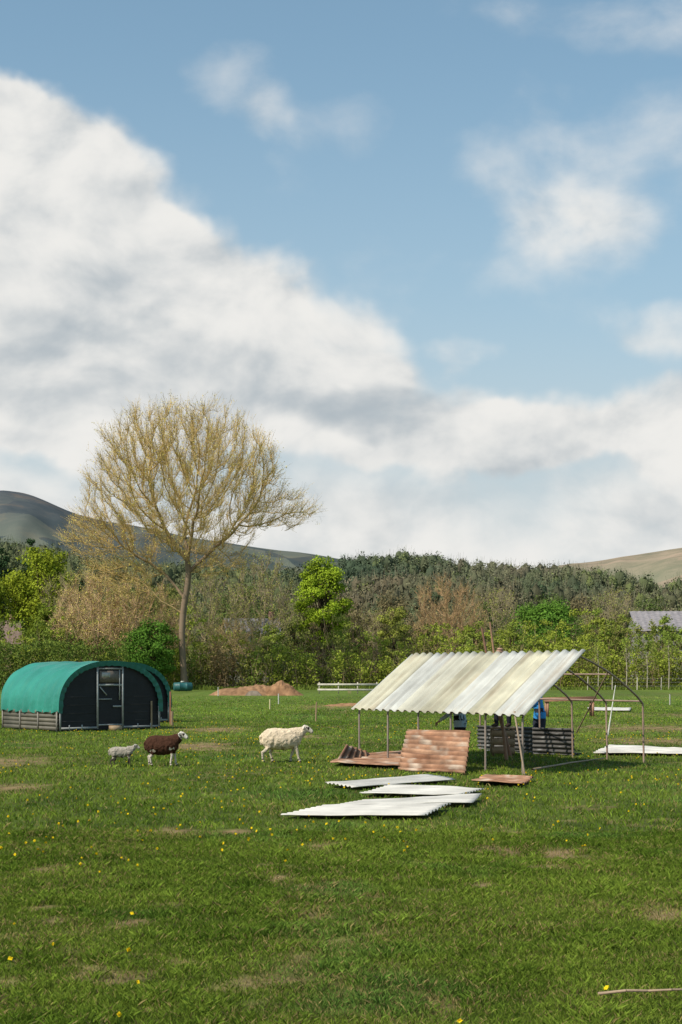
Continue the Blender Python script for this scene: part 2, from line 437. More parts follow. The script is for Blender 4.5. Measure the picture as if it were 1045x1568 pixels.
leafy('small_green_tree', 30.5, 168, 9.0, 4.4, (.26, .29, .05), 45, 120, .24, .15)
for x, y, h, r_ in [(16.5, 176, 8.8, 1), (20.5, 172, 8.4, 2), (-8.5, 172, 8.3, 3), (1.5, 176, 8.8, 4), (10.5, 172, 8.2, 5), (43, 172, 9, 6)]:
    place(sg_, 'small_green_tree', x, y, h, r_, 1.1, 9.6)
vo = [leafy('budding_tree', 8, 225, 15, 10, (.20, .165, .085), 60, 90, .34, .2, .2), leafy('budding_tree', -25, 205, 15.5, 11, (.18, .195, .055), 60, 90, .34, .2),
      leafy('budding_tree', 33, 225, 15, 11, (.13, .175, .05), 60, 100, .34, .2), leafy('budding_tree', 19, 230, 13.5, 12, (.23, .19, .10), 60, 90, .34, .2)]
rr_ = np.random.default_rng(5)
for i, (x, y, h) in enumerate([(-14.5, 215, 16), (-7, 235, 14), (2.5, 228, 13), (13.5, 240, 15), (25, 245, 15), (29, 228, 12.5), (40, 235, 15), (46, 228, 14), (52, 240, 15), (-31, 225, 17), (-19, 240, 15), (6, 250, 14), (37, 215, 11), (-38, 240, 17), (-1, 245, 15.5)]):
    place(vo[(i * 7 + 2) % 4], 'budding_tree', x, y, h, i * 1.3, .8 + .4 * rr_.random(), 15)
for i, (x, y, h) in enumerate([(-56, 235, 24), (-52, 238, 25), (-48.5, 236, 22), (-60, 232, 26), (-44.5, 240, 21)]):
    leafy('conifer_tree', x, y, h, 6.5, (.045, .08, .035), 70, 110, .4, .08, 1.3)

# ---------------------------------------------------------------- hedgerow
ha = Acc()
hx = np.arange(-85, 85, .48); hx = hx + rng.normal(0, .3, len(hx))
for layer, (D0, hh) in enumerate([(155, .55), (159, .85), (165, 1.12)]):
    y = D0 + rng.normal(0, 1., len(hx))
    H = (2.6 + 7.0 * fbm(hx, y * 0, 6, 41 + layer) ** 1.2 + 1.0 * rng.random(len(hx))) * hh
    kind = fbm(hx, np.zeros_like(hx), 6.5, 80 + layer) + np.where(hx > 16, .15, 0.) + .06 * rng.random(len(hx)) + .09
    gcol = np.where((kind > .66)[:, None], (.26, .30, .045), np.where((kind > .53)[:, None], (.17, .225, .04), np.where((kind > .40)[:, None], (.20, .21, .05), (.24, .18, .085))))
    for lev in np.linspace(.1, 1, 6):
        C = np.stack([hx + rng.normal(0, .35, len(hx)), y + rng.normal(0, .6, len(hx)), H * lev], 1)
        keep = rng.random(len(hx)) < (.95 - .2 * lev)
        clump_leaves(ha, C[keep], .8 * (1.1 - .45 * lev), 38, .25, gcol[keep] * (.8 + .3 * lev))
    m = 3; P = np.repeat(np.stack([hx, y, 0 * hx], 1), m, 0) + rng.normal(0, .4, (len(hx) * m, 3)) * np.array([1, 1, 0])
    d = nrm(np.array([0, 0, 1.]) + rng.normal(0, .28, P.shape)); E = P + d * (np.repeat(H, m) * (.7 + .38 * rng.random(len(P))))[:, None]
    V, F = strips(P, E, .028, .01); ha.add(V, F, rep4(np.array([.34, .25, .15]) * (.5 + .8 * rng.random((len(P), 1)))))
    Q = P + (E - P) * (.45 + .5 * rng.random((len(P), 1)))
    for j in range(3):
        E2 = Q + nrm(rng.normal(size=Q.shape) + np.array([0, 0, .8])) * (.5 + .9 * rng.random((len(Q), 1)))
        V, F = strips(Q, E2, .016, .006); ha.add(V, F, rep4(np.array([.38, .28, .16]) * (.5 + .8 * rng.random((len(P), 1)))))
ha.make('hedgerow', M_leaf)
ha = Acc()
hx = np.arange(-48, -20.5, .5); y = 138 + rng.normal(0, .6, len(hx))
for lev in np.linspace(.1, 1, 6):
    C = np.stack([hx, y, (3.3 + 1.6 * fbm(hx, y * 0, 3, 7)) * lev], 1)
    clump_leaves(ha, C, .75, 60, .22, (.12, .165, .035))
ha.make('clipped_hedge', M_leaf)

ra = Acc(); n = 22000
x = (rng.random(n) * 2 - 1) * 70; y = 150 + 4 * rng.random(n)
P = np.stack([x, y, 0 * x], 1); V, F = strips(P, P + np.stack([rng.normal(0, .1, n), rng.normal(0, .1, n), .2 + .5 * rng.random(n) * vn(x, y, 3, 3)], 1), .05, .01)
ra.add(V, F, rep4(np.array([.16, .21, .04]) * (.6 + .7 * rng.random((n, 1))))); ra.make('rough_grass_verge', M_leaf)

# --------------------------------------------------------- wooded hillside
def hillh(x, D):
    b = x / D
    top = 62 - 27 * (b + .24) + 4.5 * np.sin(b * 18) + 2 * np.sin(b * 47)
    t = sstep(215, 900, D)
    return -1.2 + (top + 1.2) * t + 4.5 * np.sin(x * .021 + 1) * np.sin(D * .017) * sstep(230, 330, D) - 26 * sstep(950, 1500, D)
bx = np.linspace(-.75, .75, 120); by = np.concatenate([np.linspace(205, 950, 50), np.linspace(980, 1500, 14)])
B, DD = np.meshgrid(bx, by); XX = B * DD
Vh = np.stack([XX.ravel(), DD.ravel(), hillh(XX, DD).ravel()], 1)
idx = np.arange(B.size).reshape(B.shape)
Fh = np.stack([idx[:-1, :-1], idx[:-1, 1:], idx[1:, 1:], idx[1:, :-1]], -1).reshape(-1, 4)
mk('wooded_hill', Vh, Fh, M_far, np.tile([.10, .115, .05], (len(Vh), 1)), True)
wa = Acc()
n = 4300
D = 245 + 690 * rng.random(n) ** .85; b_ = (rng.random(n) * 2 - 1) * .36; x = b_ * D
z = hillh(x, D); H = 8 + 6.5 * rng.random(n) ** 1.4
kd = fbm(b_ * 100, D * .05, 6, 3); km = fbm(b_ * 100 + 50, D * .04, 7, 13)
brown = np.array([.165, .135, .082]); olive = np.array([.135, .155, .060]); dark = np.array([.068, .098, .046]); lime = np.array([.20, .235, .065])
farw = sstep(380, 700, D)
# smooth blends between the species mixes so neighbouring crowns differ only a little
wo = np.clip(.32 + .45 * farw + (km - .5) * 2.2 + rng.normal(0, .22, n), 0, 1)[:, None]
wd = np.clip(farw * .35 + (kd - .5) * 3.2 + rng.normal(0, .18, n), 0, 1)[:, None]
pal = brown * (1 - wo) + olive * wo
pal = pal * (1 - wd) + dark * wd
lm = (rng.random(n) > .94)[:, None] * .75; pal = pal * (1 - lm) + lime * lm
pal *= (.85 + .3 * rng.random((n, 1)))
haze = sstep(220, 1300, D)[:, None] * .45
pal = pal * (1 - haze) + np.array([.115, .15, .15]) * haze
nc = 9; pl = 12
Rw = H * (.30 + .14 * rng.random(n))
off = nrm(rng.normal(size=(n, nc, 3))) * (.45 + .45 * rng.random((n, nc, 1)))
off[:, :, 2] = off[:, :, 2] * .9
tcn = np.stack([x, D, z + H * .52], 1)
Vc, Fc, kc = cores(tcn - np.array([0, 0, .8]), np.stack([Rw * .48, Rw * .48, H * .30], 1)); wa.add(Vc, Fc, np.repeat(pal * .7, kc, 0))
cc = tcn[:, None] + off * np.stack([Rw, Rw, H * .46], 1)[:, None]
cc = cc.reshape(-1, 3); rad = np.repeat(Rw * .42, nc); sz = np.repeat(.40 + D / 1250, nc)
C = np.repeat(cc, pl, 0); R = np.repeat(rad, pl)
dr_ = nrm(rng.normal(size=C.shape))
P = C + dr_ * (rng.random(len(C)) ** .35 * R)[:, None]
base_ = np.repeat(tcn - np.array([0, 0, 1]) * (H * .3)[:, None], nc * pl, 0)
out_ = nrm(nrm(P - base_) * 1.1 + dr_ * .8)
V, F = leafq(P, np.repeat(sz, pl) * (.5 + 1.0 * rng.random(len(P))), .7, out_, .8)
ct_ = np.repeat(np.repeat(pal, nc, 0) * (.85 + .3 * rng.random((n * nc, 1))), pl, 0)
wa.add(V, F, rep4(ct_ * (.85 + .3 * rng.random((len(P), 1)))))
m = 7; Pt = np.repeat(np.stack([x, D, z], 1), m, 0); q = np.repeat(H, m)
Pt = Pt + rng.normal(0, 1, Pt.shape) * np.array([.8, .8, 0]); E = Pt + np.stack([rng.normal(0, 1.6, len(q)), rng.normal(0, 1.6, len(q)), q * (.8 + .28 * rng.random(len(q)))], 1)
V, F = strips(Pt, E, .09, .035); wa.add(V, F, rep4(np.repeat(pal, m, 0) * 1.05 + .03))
wa.make('woodland', M_far)

# ------------------------------------------------------------ distant moors
def moor(name, prof, D0, cols, seed):
    px = np.array([p[0] for p in prof]); py = np.array([p[1] for p in prof])
    bb = np.linspace(px[0], px[-1], 160); hh = np.interp(bb, px, py)
    ker = np.ones(7) / 7; hh = np.convolve(np.pad(hh, 3, 'edge'), ker, 'valid') 
    rows = 34; V = []
    for j in range(rows):
        t = j / (rows - 1); D = D0 * (.55 + .5 * t)
        s = math.sin(min(t / .9, 1) * math.pi / 2) ** 1.3 if t <= .9 else 1 - (t - .9) * 2
        nz = (fbm(bb * 9000, np.full_like(bb, D), 420, seed) - .5) * .22 * s * (1 - s) * 4
        V.append(np.stack([bb * D, np.full_like(bb, D), 1.8 + hh * D0 * (s + nz) * (D / D0 if t > .9 else 1) * .96 - 2], 1))
    V = np.array(V); idx = np.arange(rows * 160).reshape(rows, 160)
    F = np.stack([idx[:-1, :-1], idx[:-1, 1:], idx[1:, 1:], idx[1:, :-1]], -1).reshape(-1, 4)
    m, nt, b = mat_new(name + '_surface'); N = nt.nodes; L = nt.links
    tc = N.new('ShaderNodeTexCoord')
    vo = N.new('ShaderNodeTexVoronoi'); vo.inputs['Scale'].default_value = .0065; L.new(tc.outputs['Object'], vo.inputs['Vector'])
    no = N.new('ShaderNodeTexNoise'); no.inputs['Scale'].default_value = .007; no.inputs['Detail'].default_value = 9; no.inputs['Roughness'].default_value = .7; L.new(tc.outputs['Object'], no.inputs['Vector'])
    cr = N.new('ShaderNodeValToRGB'); e = cr.color_ramp.elements
    e[0].position = .40; e[0].color = (*cols[0], 1); e[1].position = .60; e[1].color = (*cols[1], 1); q = e.new(.5); q.color = (*cols[2], 1)
    L.new(no.outputs[0], cr.inputs[0])
    sp = N.new('ShaderNodeSeparateColor'); L.new(vo.outputs['Color'], sp.inputs[0])
    cr2 = N.new('ShaderNodeValToRGB'); e = cr2.color_ramp.elements; cr2.color_ramp.interpolation = 'CONSTANT'
    e[0].color = (*cols[3], 1); e[1].position = .4; e[1].color = (*cols[4], 1); L.new(sp.outputs[0], cr2.inputs[0])
    sx = N.new('ShaderNodeSeparateXYZ'); L.new(tc.outputs['Object'], sx.inputs[0])
    mr = N.new('ShaderNodeMapRange'); mr.inputs[1].default_value = .30 * prof[5][1] * D0 * 1.6; mr.inputs[2].default_value = .9 * prof[5][1] * D0; mr.inputs[3].default_value = .75; mr.inputs[4].default_value = 0.08
    L.new(sx.outputs[2], mr.inputs[0])
    mx = N.new('ShaderNodeMix'); mx.data_type = 'RGBA'; L.new(mr.outputs[0], mx.inputs[0]); L.new(cr.outputs[0], mx.inputs[6])
    L.new(cr2.outputs[0], mx.inputs[7]); L.new(mx.outputs[2], b.inputs['Base Color']); b.inputs['Roughness'].default_value = 1; b.inputs['Specular IOR Level'].default_value = 0
    mk(name, V.reshape(-1, 3), F, m, None, True)
def pf(l): return [((a - 522) / 2178, (1030 - b_) / 2178) for a, b_ in l]
moor('moorland_hill', pf([(-500, 800), (-250, 770), (-80, 756), (0, 750), (28, 750), (60, 759), (100, 779), (160, 796), (220, 806), (300, 824), (380, 834), (480, 846), (560, 862), (700, 930)]), 4000,
     [(.065, .077, .09), (.135, .115, .105), (.085, .092, .102), (.15, .165, .12), (.06, .08, .075)], 3)  # bluish tones: aerial haze is mixed into the hill colours
moor('moorland_hill', pf([(720, 930), (800, 880), (860, 862), (930, 853), (960, 848), (1010, 840), (1045, 834), (1150, 822), (1500, 790)]), 3200,
     [(.17, .16, .12), (.36, .27, .20), (.26, .21, .15), (.14, .17, .11), (.26, .21, .15)], 9)

# ---------------------------------------------------------------- buildings
def barn(name, x, y, w, d, eave, ridge, rot, wallc, roofc, chim=False):
    e = empty(name); e.location = (x, y, 0); e.rotation_euler[2] = rot
    a = Acc(); hw, hd = w / 2, d / 2
    for (p, q) in [((-hw, -hd), (hw, -hd)), ((hw, -hd), (hw, hd)), ((hw, hd), (-hw, hd)), ((-hw, hd), (-hw, -hd))]:
        a.add([(*p, 0), (*q, 0), (*q, eave), (*p, eave)], [(0, 1, 2, 3)], wallc)
    for s in (-hw, hw):
        a.add([(s, -hd, eave), (s, hd, eave), (s, 0, ridge), (s, 0, ridge)], [(0, 1, 2, 3)], wallc)
    a.make('walls', M_paint, parent=e)
    r = Acc(); o = .4
    for sg in (-1, 1):
        n = int(w / .4); us = np.linspace(-hw - o, hw + o, n * 4)
        V = []
        for v in (0, 1):
            yy = sg * (hd + o) * (1 - v); zz = eave - .2 + (ridge - eave + .25) * v
            for i, u in enumerate(us): V.append((u, yy, zz + .03 * math.sin(u * 2 * math.pi / .8)))
        k = len(us); F = [(i, i + 1, k + i + 1, k + i) for i in range(k - 1)]
        r.add(V, F, roofc)
    r.make('roof', M_paint, parent=e)
    wn = Acc()
    for i in range(max(2, int(w / 4))):
        cx = -hw + (i + .5) * w / max(2, int(w / 4))
        box(wn, (cx - .5, -hd - .03, eave * .45), (1, 0, 0), (0, .028, 0), (0, 0, 1.1), (.03, .035, .04))
    wn.make('windows', M_paint, parent=e)
    if chim:
        c = Acc(); box(c, (hw - 1.2, -.4, ridge - .8), (.8, 0, 0), (0, .8, 0), (0, 0, 1.8), (.25, .13, .09)); c.make('chimney', M_paint, parent=e)
barn('farm_barn', 47, 190, 16, 12, 7.4, 10.0, -.06, (.26, .24, .21), (.25, .225, .23))
barn('stone_house', -50.5, 200, 10, 8, 6.0, 9.0, .3, (.32, .25, .18), (.20, .14, .11), True)
barn('stone_house', -12.5, 200, 7, 6, 7.3, 9.4, .1, (.34, .31, .26), (.17, .16, .17), True)

# --------------------------------------------------------------- shed/tunnel
TEAL = (.026, .205, .155)
def shed(name, ox, oy, th, W, Ln):
    e = empty(name); e.location = (ox, oy, 0); e.rotation_euler[2] = th
    zs = .70; ht = 1.42
    def prof(off, n=33):
        out = []
        for i in range(n):
            a = math.pi * i / (n - 1); c = math.cos(a); s = math.sin(a)
            out.append((W / 2 - (W / 2 + off) * math.copysign(abs(c) ** .9, c), zs + (ht + off) * s ** .85 if s > 1e-6 else zs))
        return out
    a = Acc(); P = [(-.05, .58)] + prof(.05) + [(W + .05, .58)]; k = len(P); rows = 48; V = []
    for j in range(rows):
        t = j / (rows - 1); yy = -.10 + (Ln + .2) * t
        for i, (s, z) in enumerate(P):
            sag = -.055 * abs(math.sin(t * math.pi * 3)) ** 1.5 * math.sin(math.pi * i / (k - 1)) + .012 * math.sin(i * 1.3 + j * .6)
            low = max(0, 1 - min(i, k - 1 - i) / 8)
            V.append((s + (.012 + .028 * low) * math.sin(j * 1.1 + i * .3), yy, z + sag + (.03 * math.sin(j * .9) if i in (0, k - 1) else 0)))
    F = [(j * k + i, j * k + i + 1, (j + 1) * k + i + 1, (j + 1) * k + i) for j in range(rows - 1) for i in range(k - 1)]
    a.add(V, F, TEAL); a.make('tarpaulin_cover', M_tarp, True, parent=e)
    a = Acc(); Po = [(-.06, .56)] + prof(.06, 65) + [(W + .06, .56)]; Pi = [(.08, .56)] + prof(-.10, 65) + [(W - .08, .56)]; k = len(Po); V = []
    for (s, z) in Po: V.append((s, -.12, z))
    for i, (s, z) in enumerate(Pi): V.append((s, -.10 + .03 * math.sin(i * 2.1), z + .015 * math.sin(i * 2.7)))
    F = [(i, i + 1, k + i + 1, k + i) for i in range(k - 1)]
    a.add(V, F, np.array(TEAL) * .65); a.make('cover_hem', M_tarp, parent=e)
    for yy, nm in ((0, 'front_panel'), (Ln, 'back_panel')):
        Pp = [(0.01, 0.02)] + prof(-.01) + [(W - .01, .02)]
        c = (W / 2, .7); V = [(s, yy, z) for s, z in Pp] + [(c[0], yy, c[1])]; k = len(Pp)
        a = Acc(); a.add(V, [(i, (i + 1) % k, k, k) for i in range(k)], (.014, .015, .018)); a.make(nm, M_paint, parent=e)
    a = Acc()
    for zz in np.arange(.3, 1.3, .25):
        box(a, (.06, -.012, zz), (W * .37 - .1, 0, 0), (0, .01, 0), (0, 0, .012), (.035, .037, .04)); box(a, (W * .62 + .04, -.012, zz), (W * .38 - .1, 0, 0), (0, .01, 0), (0, 0, .012), (.035, .037, .04))
    a.make('front_boards', M_paint, parent=e)
    a = Acc()
    for s in (0, W):
        nb = 5
        for j in range(nb):
            z0 = .03 + j * .125
            box(a, (s - .02, .03, z0), (.04, 0, 0), (0, Ln - .06, 0), (0, 0, .118), np.array([.14, .125, .095]) * (.75 + .4 * random.random()))
        for j in range(4):
            yy = .02 + (Ln - .12) * j / 3
            box(a, (s - .05 if s == 0 else s + .022, yy, 0), (.028, 0, 0), (0, .06, 0), (0, 0, .60), (.22, .20, .17))
    a.make('side_boards', M_paint, parent=e)
    a = Acc(); g = (.30, .31, .30)
    dl, dr = W * .37, W * .62
    def bar(x0, z0, x1, z1, w=.045, dy=-.04):
        d = np.array([x1 - x0, 0, z1 - z0]); L_ = np.linalg.norm(d); d /= L_; p = np.array([-d[2], 0, d[0]])
        box(a, np.array([x0, dy, z0]) - p * w / 2, d * L_, (0, .025, 0), p * w, g)
    bar(dl, 0.05, dl, 2.0, .06); bar(dr, .05, dr, 2.02, .06); bar(dl + .03, 1.93, dr - .03, 1.93); bar(dl + .03, 1.42, dr - .03, 1.42, .06); bar(dl + .03, .98, dr - .4, .98, .03, -.045)
    bar(dr - .12, .95, dr - .12, 1.9, .03, -.045); bar(dl + .08, 1.36, dl + .32, 1.1, .03, -.05)
    bar(.03, .10, dl - .03, .10, .06); bar(dr + .03, .10, W - .03, .10, .06); bar(dl + .03, .18, dr - .03, .18, .04)
    bar(.04, .04, .04, .75, .05, -.045); bar(W - .04, .04, W - .04, .75, .05, -.045)
    bar(dl + .55, .75, dl + .85, .75, .05, -.05)
    for xx in (dl - .55, dr + .55, .35, W - .35): bar(xx, .04, xx, .2, .035, -.046)
    a.make('door_frame', M_paint, parent=e)
    a = Acc(); box(a, (dl + .08, -.03, 1.5), (dr - dl - .16, 0, 0), (0, .02, 0), (0, 0, .36), (.14, .12, .10))
    box(a, (dl + .15, -.036, 1.66), (.3, 0, 0), (0, .005, 0), (0, 0, .15), (.4, .4, .38))
    a.make('door_opening', M_paint, parent=e)
    a = Acc(); box(a, (dl + .3, -.5, 0), (.3, 0, 0), (0, .3, 0), (0, 0, .16), (.33, .24, .15)); a.make('door_step', M_paint, parent=e)
    return e
th = math.radians(40)
shed('polytunnel_animal_shed', -8.6, 43.3, th, 3.62, 3.7)
W = 3.62
shed('polytunnel_animal_shed', -6.25 - W * math.cos(th), 51.6 - W * math.sin(th), th, W, 3.7)

def post(name, x, y, h, r=.05, col=(.3, .22, .14), lean=0):
    a = Acc(); pathtube(a, [(0, 0, -.1), (lean * .5, 0, h * .5), (lean, 0, h)], r, col, 7)
    a.add([(lean - r * .7, -r * .7, h), (lean + r * .7, -r * .7, h), (lean + r * .7, r * .7, h), (lean - r * .7, r * .7, h)], [(0, 1, 2, 3)], col)
    o = a.make(name, M_paint); o.location = (x, y, 0); return o
post('wooden_post', -6.05, 45.4, .9, .03); post('wooden_post', -5.7, 48.0, .5, .05, (.28, .2, .12))
post('wooden_post', -5.9, 49.2, 1.15, .03, (.3, .13, .08)); post('wooden_stake', -.93, 52.3, .72, .025, (.35, .22, .14), .03)
post('wooden_stake', -3.6, 82, .6, .035, (.5, .48, .44)); post('wooden_stake', -9.5, 110, .7, .04, (.5, .48, .44)); post('wooden_stake', 18.5, 80, .6, .04, (.4, .38, .34))
post('wooden_stake', -3.5, 70, .5, .03, (.6, .5, .3))

# ------------------------------------------------------------- soil heap etc
def heap(name, x, y, rx, ry, h, col, seed):
    n = 110; m = 30; us = np.linspace(-1, 1, n); vs = np.linspace(-1, 1, m); U, Vv = np.meshgrid(us, vs)
    r = np.sqrt(U ** 2 + Vv ** 2)
    Z = h * np.clip(1 - r ** 2.2, 0, 1) * (.35 + .9 * fbm(U * rx + seed, Vv * ry, 1.9, seed) + .18 * vn(U * rx, Vv * ry, .3, seed + 2) + .12 * vn(U * rx, Vv * ry, .12, seed + 9)) - .03
    V = np.stack([U * rx, Vv * ry, Z], -1).reshape(-1, 3)
    idx = np.arange(n * m).reshape(m, n); F = np.stack([idx[:-1, :-1], idx[:-1, 1:], idx[1:, 1:], idx[1:, :-1]], -1).reshape(-1, 4)
    c = np.array(col) * (.55 + .8 * fbm(V[:, 0], V[:, 1], .5, seed + 4)[:, None])
    o = mk(name, V, F, M_soil, c, True); o.location = (x, y, 0)
heap('soil_heap', -6.8, 114, 3.9, 1.8, .95, (.27, .155, .085), 3)
heap('soil_heap', -4.7, 113.2, 1.8, 1.2, .95, (.27, .15, .08), 6)
heap('stone_heap', -6.9, 112.2, .7, .5, .5, (.25, .20, .155), 12)
heap('soil_heap', .3, 77, 1.4, 1.2, .18, (.34, .19, .10), 17)

a = Acc(); ks = 18
pr = [(0, .0), (0, .36), (.04, .40), (.5, .42), (.53, .45), (.56, .42), (1.2, .42), (1.23, .45), (1.26, .42), (1.72, .40), (1.76, .36), (1.76, 0)]
V = [(p, r * math.cos(2 * math.pi * i / ks), .46 + r * math.sin(2 * math.pi * i / ks)) for p, r in pr for i in range(ks)]
F = [(j * ks + i, j * ks + (i + 1) % ks, (j + 1) * ks + (i + 1) % ks, (j + 1) * ks + i) for j in range(len(pr) - 1) for i in range(ks)]
a.add(V, F, (.02, .10, .10)); box(a, (.7, -.15, .87), (.3, 0, 0), (0, .3, 0), (0, 0, .14), (.45, .45, .4))
o = a.make('water_drum', M_tarp); o.location = (-16.0, 136, 0); o.rotation_euler[2] = .3

a = Acc()
for x in np.linspace(0, 4.9, 4): box(a, (x, .03, 0), (.1, 0, 0), (0, .1, 0), (0, 0, 1.0), (.45, .40, .32))
for z, dz in ((.28, .02), (.72, .0)): box(a, (-.1, 0, z), (5.2, 0, -dz), (0, .028, 0), (0, 0, .16), (.52, .48, .4))
o = a.make('rail_fence', M_paint); o.location = (-1.9, 121, 0)
a = Acc()
for i, x in enumerate(np.arange(26, 60, 2.6)):
    h = 1.3 + .15 * rng.random(); pathtube(a, [(x, 150 + .1 * rng.normal(), 0), (x + .05 * rng.normal(), 150, h)], .055, (.45, .40, .33), 6)
for z in (.4, .8, 1.15): pathtube(a, [(26, 150, z), (58, 150, z)], .008, (.3, .3, .3), 4)
a.make('post_and_wire_fence', M_paint)
for i, (x, h) in enumerate([(27.3, 4.2), (30.3, 4.4), (32.5, 3.8), (34.8, 4.7), (37.5, 3.4)]):
    a = Acc(); pathtube(a, [(0, 0, 0), (.05, 0, h * .5), (-.04, 0, h)], .06, (.46, .40, .30), 6)
    E = np.stack([rng.normal(0, .6, 30), rng.normal(0, .6, 30), h * .7 + rng.random(30) * h * .5], 1); P = np.tile([0, 0, h * .6], (30, 1)) + np.array([0, 0, 1]) * rng.random((30, 1)) * h * .4
    V, F = strips(P, E, .02, .008); a.add(V, F, (.3, .24, .16))
    V, F = leafq(np.repeat(E, 8, 0) + rng.normal(0, .25, (240, 3)), .2); a.add(V, F, (.22, .27, .05))
    o = a.make('sapling', M_leaf); o.location = (x, 151, 0)

# ----------------------------------------------------------- corrugated sheet
def corr(name, p00, p10, p11, p01, nw, amp, colf, mat, nl=8, warp=.0, parent=None, thick=.006, seed=1):
    """p00->p10 runs along the corrugations; waves travel p00->p01"""
    p00, p10, p11, p01 = [np.array(p, float) for p in (p00, p10, p11, p01)]
    nv = nw * 8 + 1; us = np.linspace(0, 1, nl + 1); vs = np.linspace(0, 1, nv); U, Vv = np.meshgrid(us, vs)
    U_ = U[..., None]; V_ = Vv[..., None]
    P = p00 * (1 - U_) * (1 - V_) + p10 * U_ * (1 - V_) + p11 * U_ * V_ + p01 * (1 - U_) * V_
    nn = nrm(np.cross(p10 - p00, p01 - p00)); nn = nn if nn[2] > 0 or abs(nn[2]) < .05 else -nn
    w = np.sin(Vv * nw * 2 * math.pi); w = np.clip(w * 1.5, -1, 1) * amp
    wp = (fbm(P[..., 0], P[..., 1], .7, seed) - .5) * warp * 2
    P = P + nn * (w + wp)[..., None]
    idx = np.arange(P.shape[0] * P.shape[1]).reshape(nv, nl + 1)
    F = np.stack([idx[:-1, :-1], idx[:-1, 1:], idx[1:, 1:], idx[1:, :-1]], -1).reshape(-1, 4)
    c = colf(U.ravel(), Vv.ravel())
    o = mk(name, P.reshape(-1, 3), F, mat, c, False, parent)
    md = o.modifiers.new('t', 'SOLIDIFY'); md.thickness = thick; md.offset = 0
    return o
def flat(q, name, nw, amp, z, colf, mat, warp=.02, seed=1, zz=None):
    zz = zz or [z] * 4
    P = [(*q[i], zz[i]) for i in range(4)]
    return corr(name, P[0], P[1], P[2], P[3], nw, amp, colf, mat, 18, warp, seed=seed)
white = lambda U, V: np.array([.72, .68, .62])[None] * (1 - .45 * fbm(U * 3, V * 6, .5, 3)[:, None] * (fbm(U * 5, V * 2, .9, 5)[:, None])) * (1 - .10 * (np.sin(V * 8 * 2 * math.pi) < -.3)[:, None])
flat(SHEETS['A'], 'white_corrugated_sheet', 7, .010, .06, white, M_roof, .02, 1)
flat(SHEETS['B'], 'white_corrugated_sheet', 8, .010, .06, white, M_roof, .02, 2)
flat(SHEETS['C'], 'white_corrugated_sheet', 7, .010, .065, white, M_roof, .02, 3, [.05, .07, .1, .05])
flat(SHEETS['D'], 'white_corrugated_sheet', 8, .012, .07, white, M_roof, .02, 4, [.05, .075, .09, .06])
flat(SHEETS['G'], 'white_corrugated_sheet', 8, .018, .06, white, M_roof, .03, 5)
flat([(11.6, 66), (13.3, 65.5), (14.5, 71), (12.3, 71)], 'white_corrugated_sheet', 8, .02, .06, white, M_roof, .03, 6)
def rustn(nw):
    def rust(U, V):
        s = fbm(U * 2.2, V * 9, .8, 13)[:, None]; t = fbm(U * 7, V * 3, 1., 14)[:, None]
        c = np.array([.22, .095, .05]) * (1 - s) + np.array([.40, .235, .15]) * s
        trough_shade = .5 + .5 * np.sin(V * nw * 2 * math.pi + .6)[:, None]      # corrugation shading put into the colour, troughs darker
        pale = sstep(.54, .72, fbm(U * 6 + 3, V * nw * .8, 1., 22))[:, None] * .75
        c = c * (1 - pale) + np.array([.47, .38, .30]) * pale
        return c * (.34 + .66 * trough_shade) * (.7 + .6 * t)
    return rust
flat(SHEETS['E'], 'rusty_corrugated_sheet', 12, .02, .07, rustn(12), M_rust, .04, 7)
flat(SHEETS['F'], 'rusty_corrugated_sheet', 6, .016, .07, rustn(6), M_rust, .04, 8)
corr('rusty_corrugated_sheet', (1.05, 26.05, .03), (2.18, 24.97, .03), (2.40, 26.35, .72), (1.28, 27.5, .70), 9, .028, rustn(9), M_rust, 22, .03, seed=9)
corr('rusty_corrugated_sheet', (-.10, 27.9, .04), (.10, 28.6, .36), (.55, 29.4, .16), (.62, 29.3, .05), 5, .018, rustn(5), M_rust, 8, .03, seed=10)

# ------------------------------------------------------------------- shelter
sh = empty('corrugated_roof_shelter')
ax = np.array([-2.82, 4.5, 0])
eF = np.array([3.2, 25.05, 1.07]); rg = np.array([4.42, 26.5, 2.12]); eR = np.array([6.0, 28.4, 1.24])
pa = Acc(); pc = (.25, .20, .17); pr2 = (.30, .21, .16)
def lerp(a_, b_, t): return a_ + (b_ - a_) * t
for i, t in enumerate([0, .2, .4, .6, .8, 1.0]):
    o = ax * t
    f0 = eF.copy(); f0[2] = -.1
    pathtube(pa, [f0 + o, eF + o + (-.0, 0, -.06), lerp(eF, rg, .05) + o, rg + o], .02, pc, 8)
    bow = np.array([0, 0, .10]); r0 = eR + np.array([.06, .05, 0]); r0[2] = -.1
    q = [rg + o] + [lerp(rg, eR, s) + o + bow * math.sin(math.pi * s) for s in (.2, .4, .6, .8, .92)] + [eR + o + (0.03, .02, -.06), r0 + o]
    pathtube(pa, q, .02, pr2, 8)
for p, c, r in ((eF, pc, .018), (rg, pc, .022), (eR, pr2, .018), (lerp(rg, eR, .5) + np.array([0, 0, .1]), pr2, .016)):
    pathtube(pa, [p + (0, 0, -.01), p + ax + (0, 0, -.01)], r, c, 8)
pathtube(pa, [lerp(eF, rg, .5) + (0, 0, -.03), lerp(eF, rg, .5) + ax + (0, 0, -.03)], .02, pc, 8)
pathtube(pa, [(3.24, 24.95, -.1), (3.14, 25.0, .55), (3.06, 25.1, 1.12)], .018, (.34, .25, .18), 7)
pathtube(pa, [lerp(rg, eR, .45) + (0, 0, .08), (4.9, 29.6, .55)], .015, pr2, 6)
pa.make('pipe_frame', M_paint, True, parent=sh)
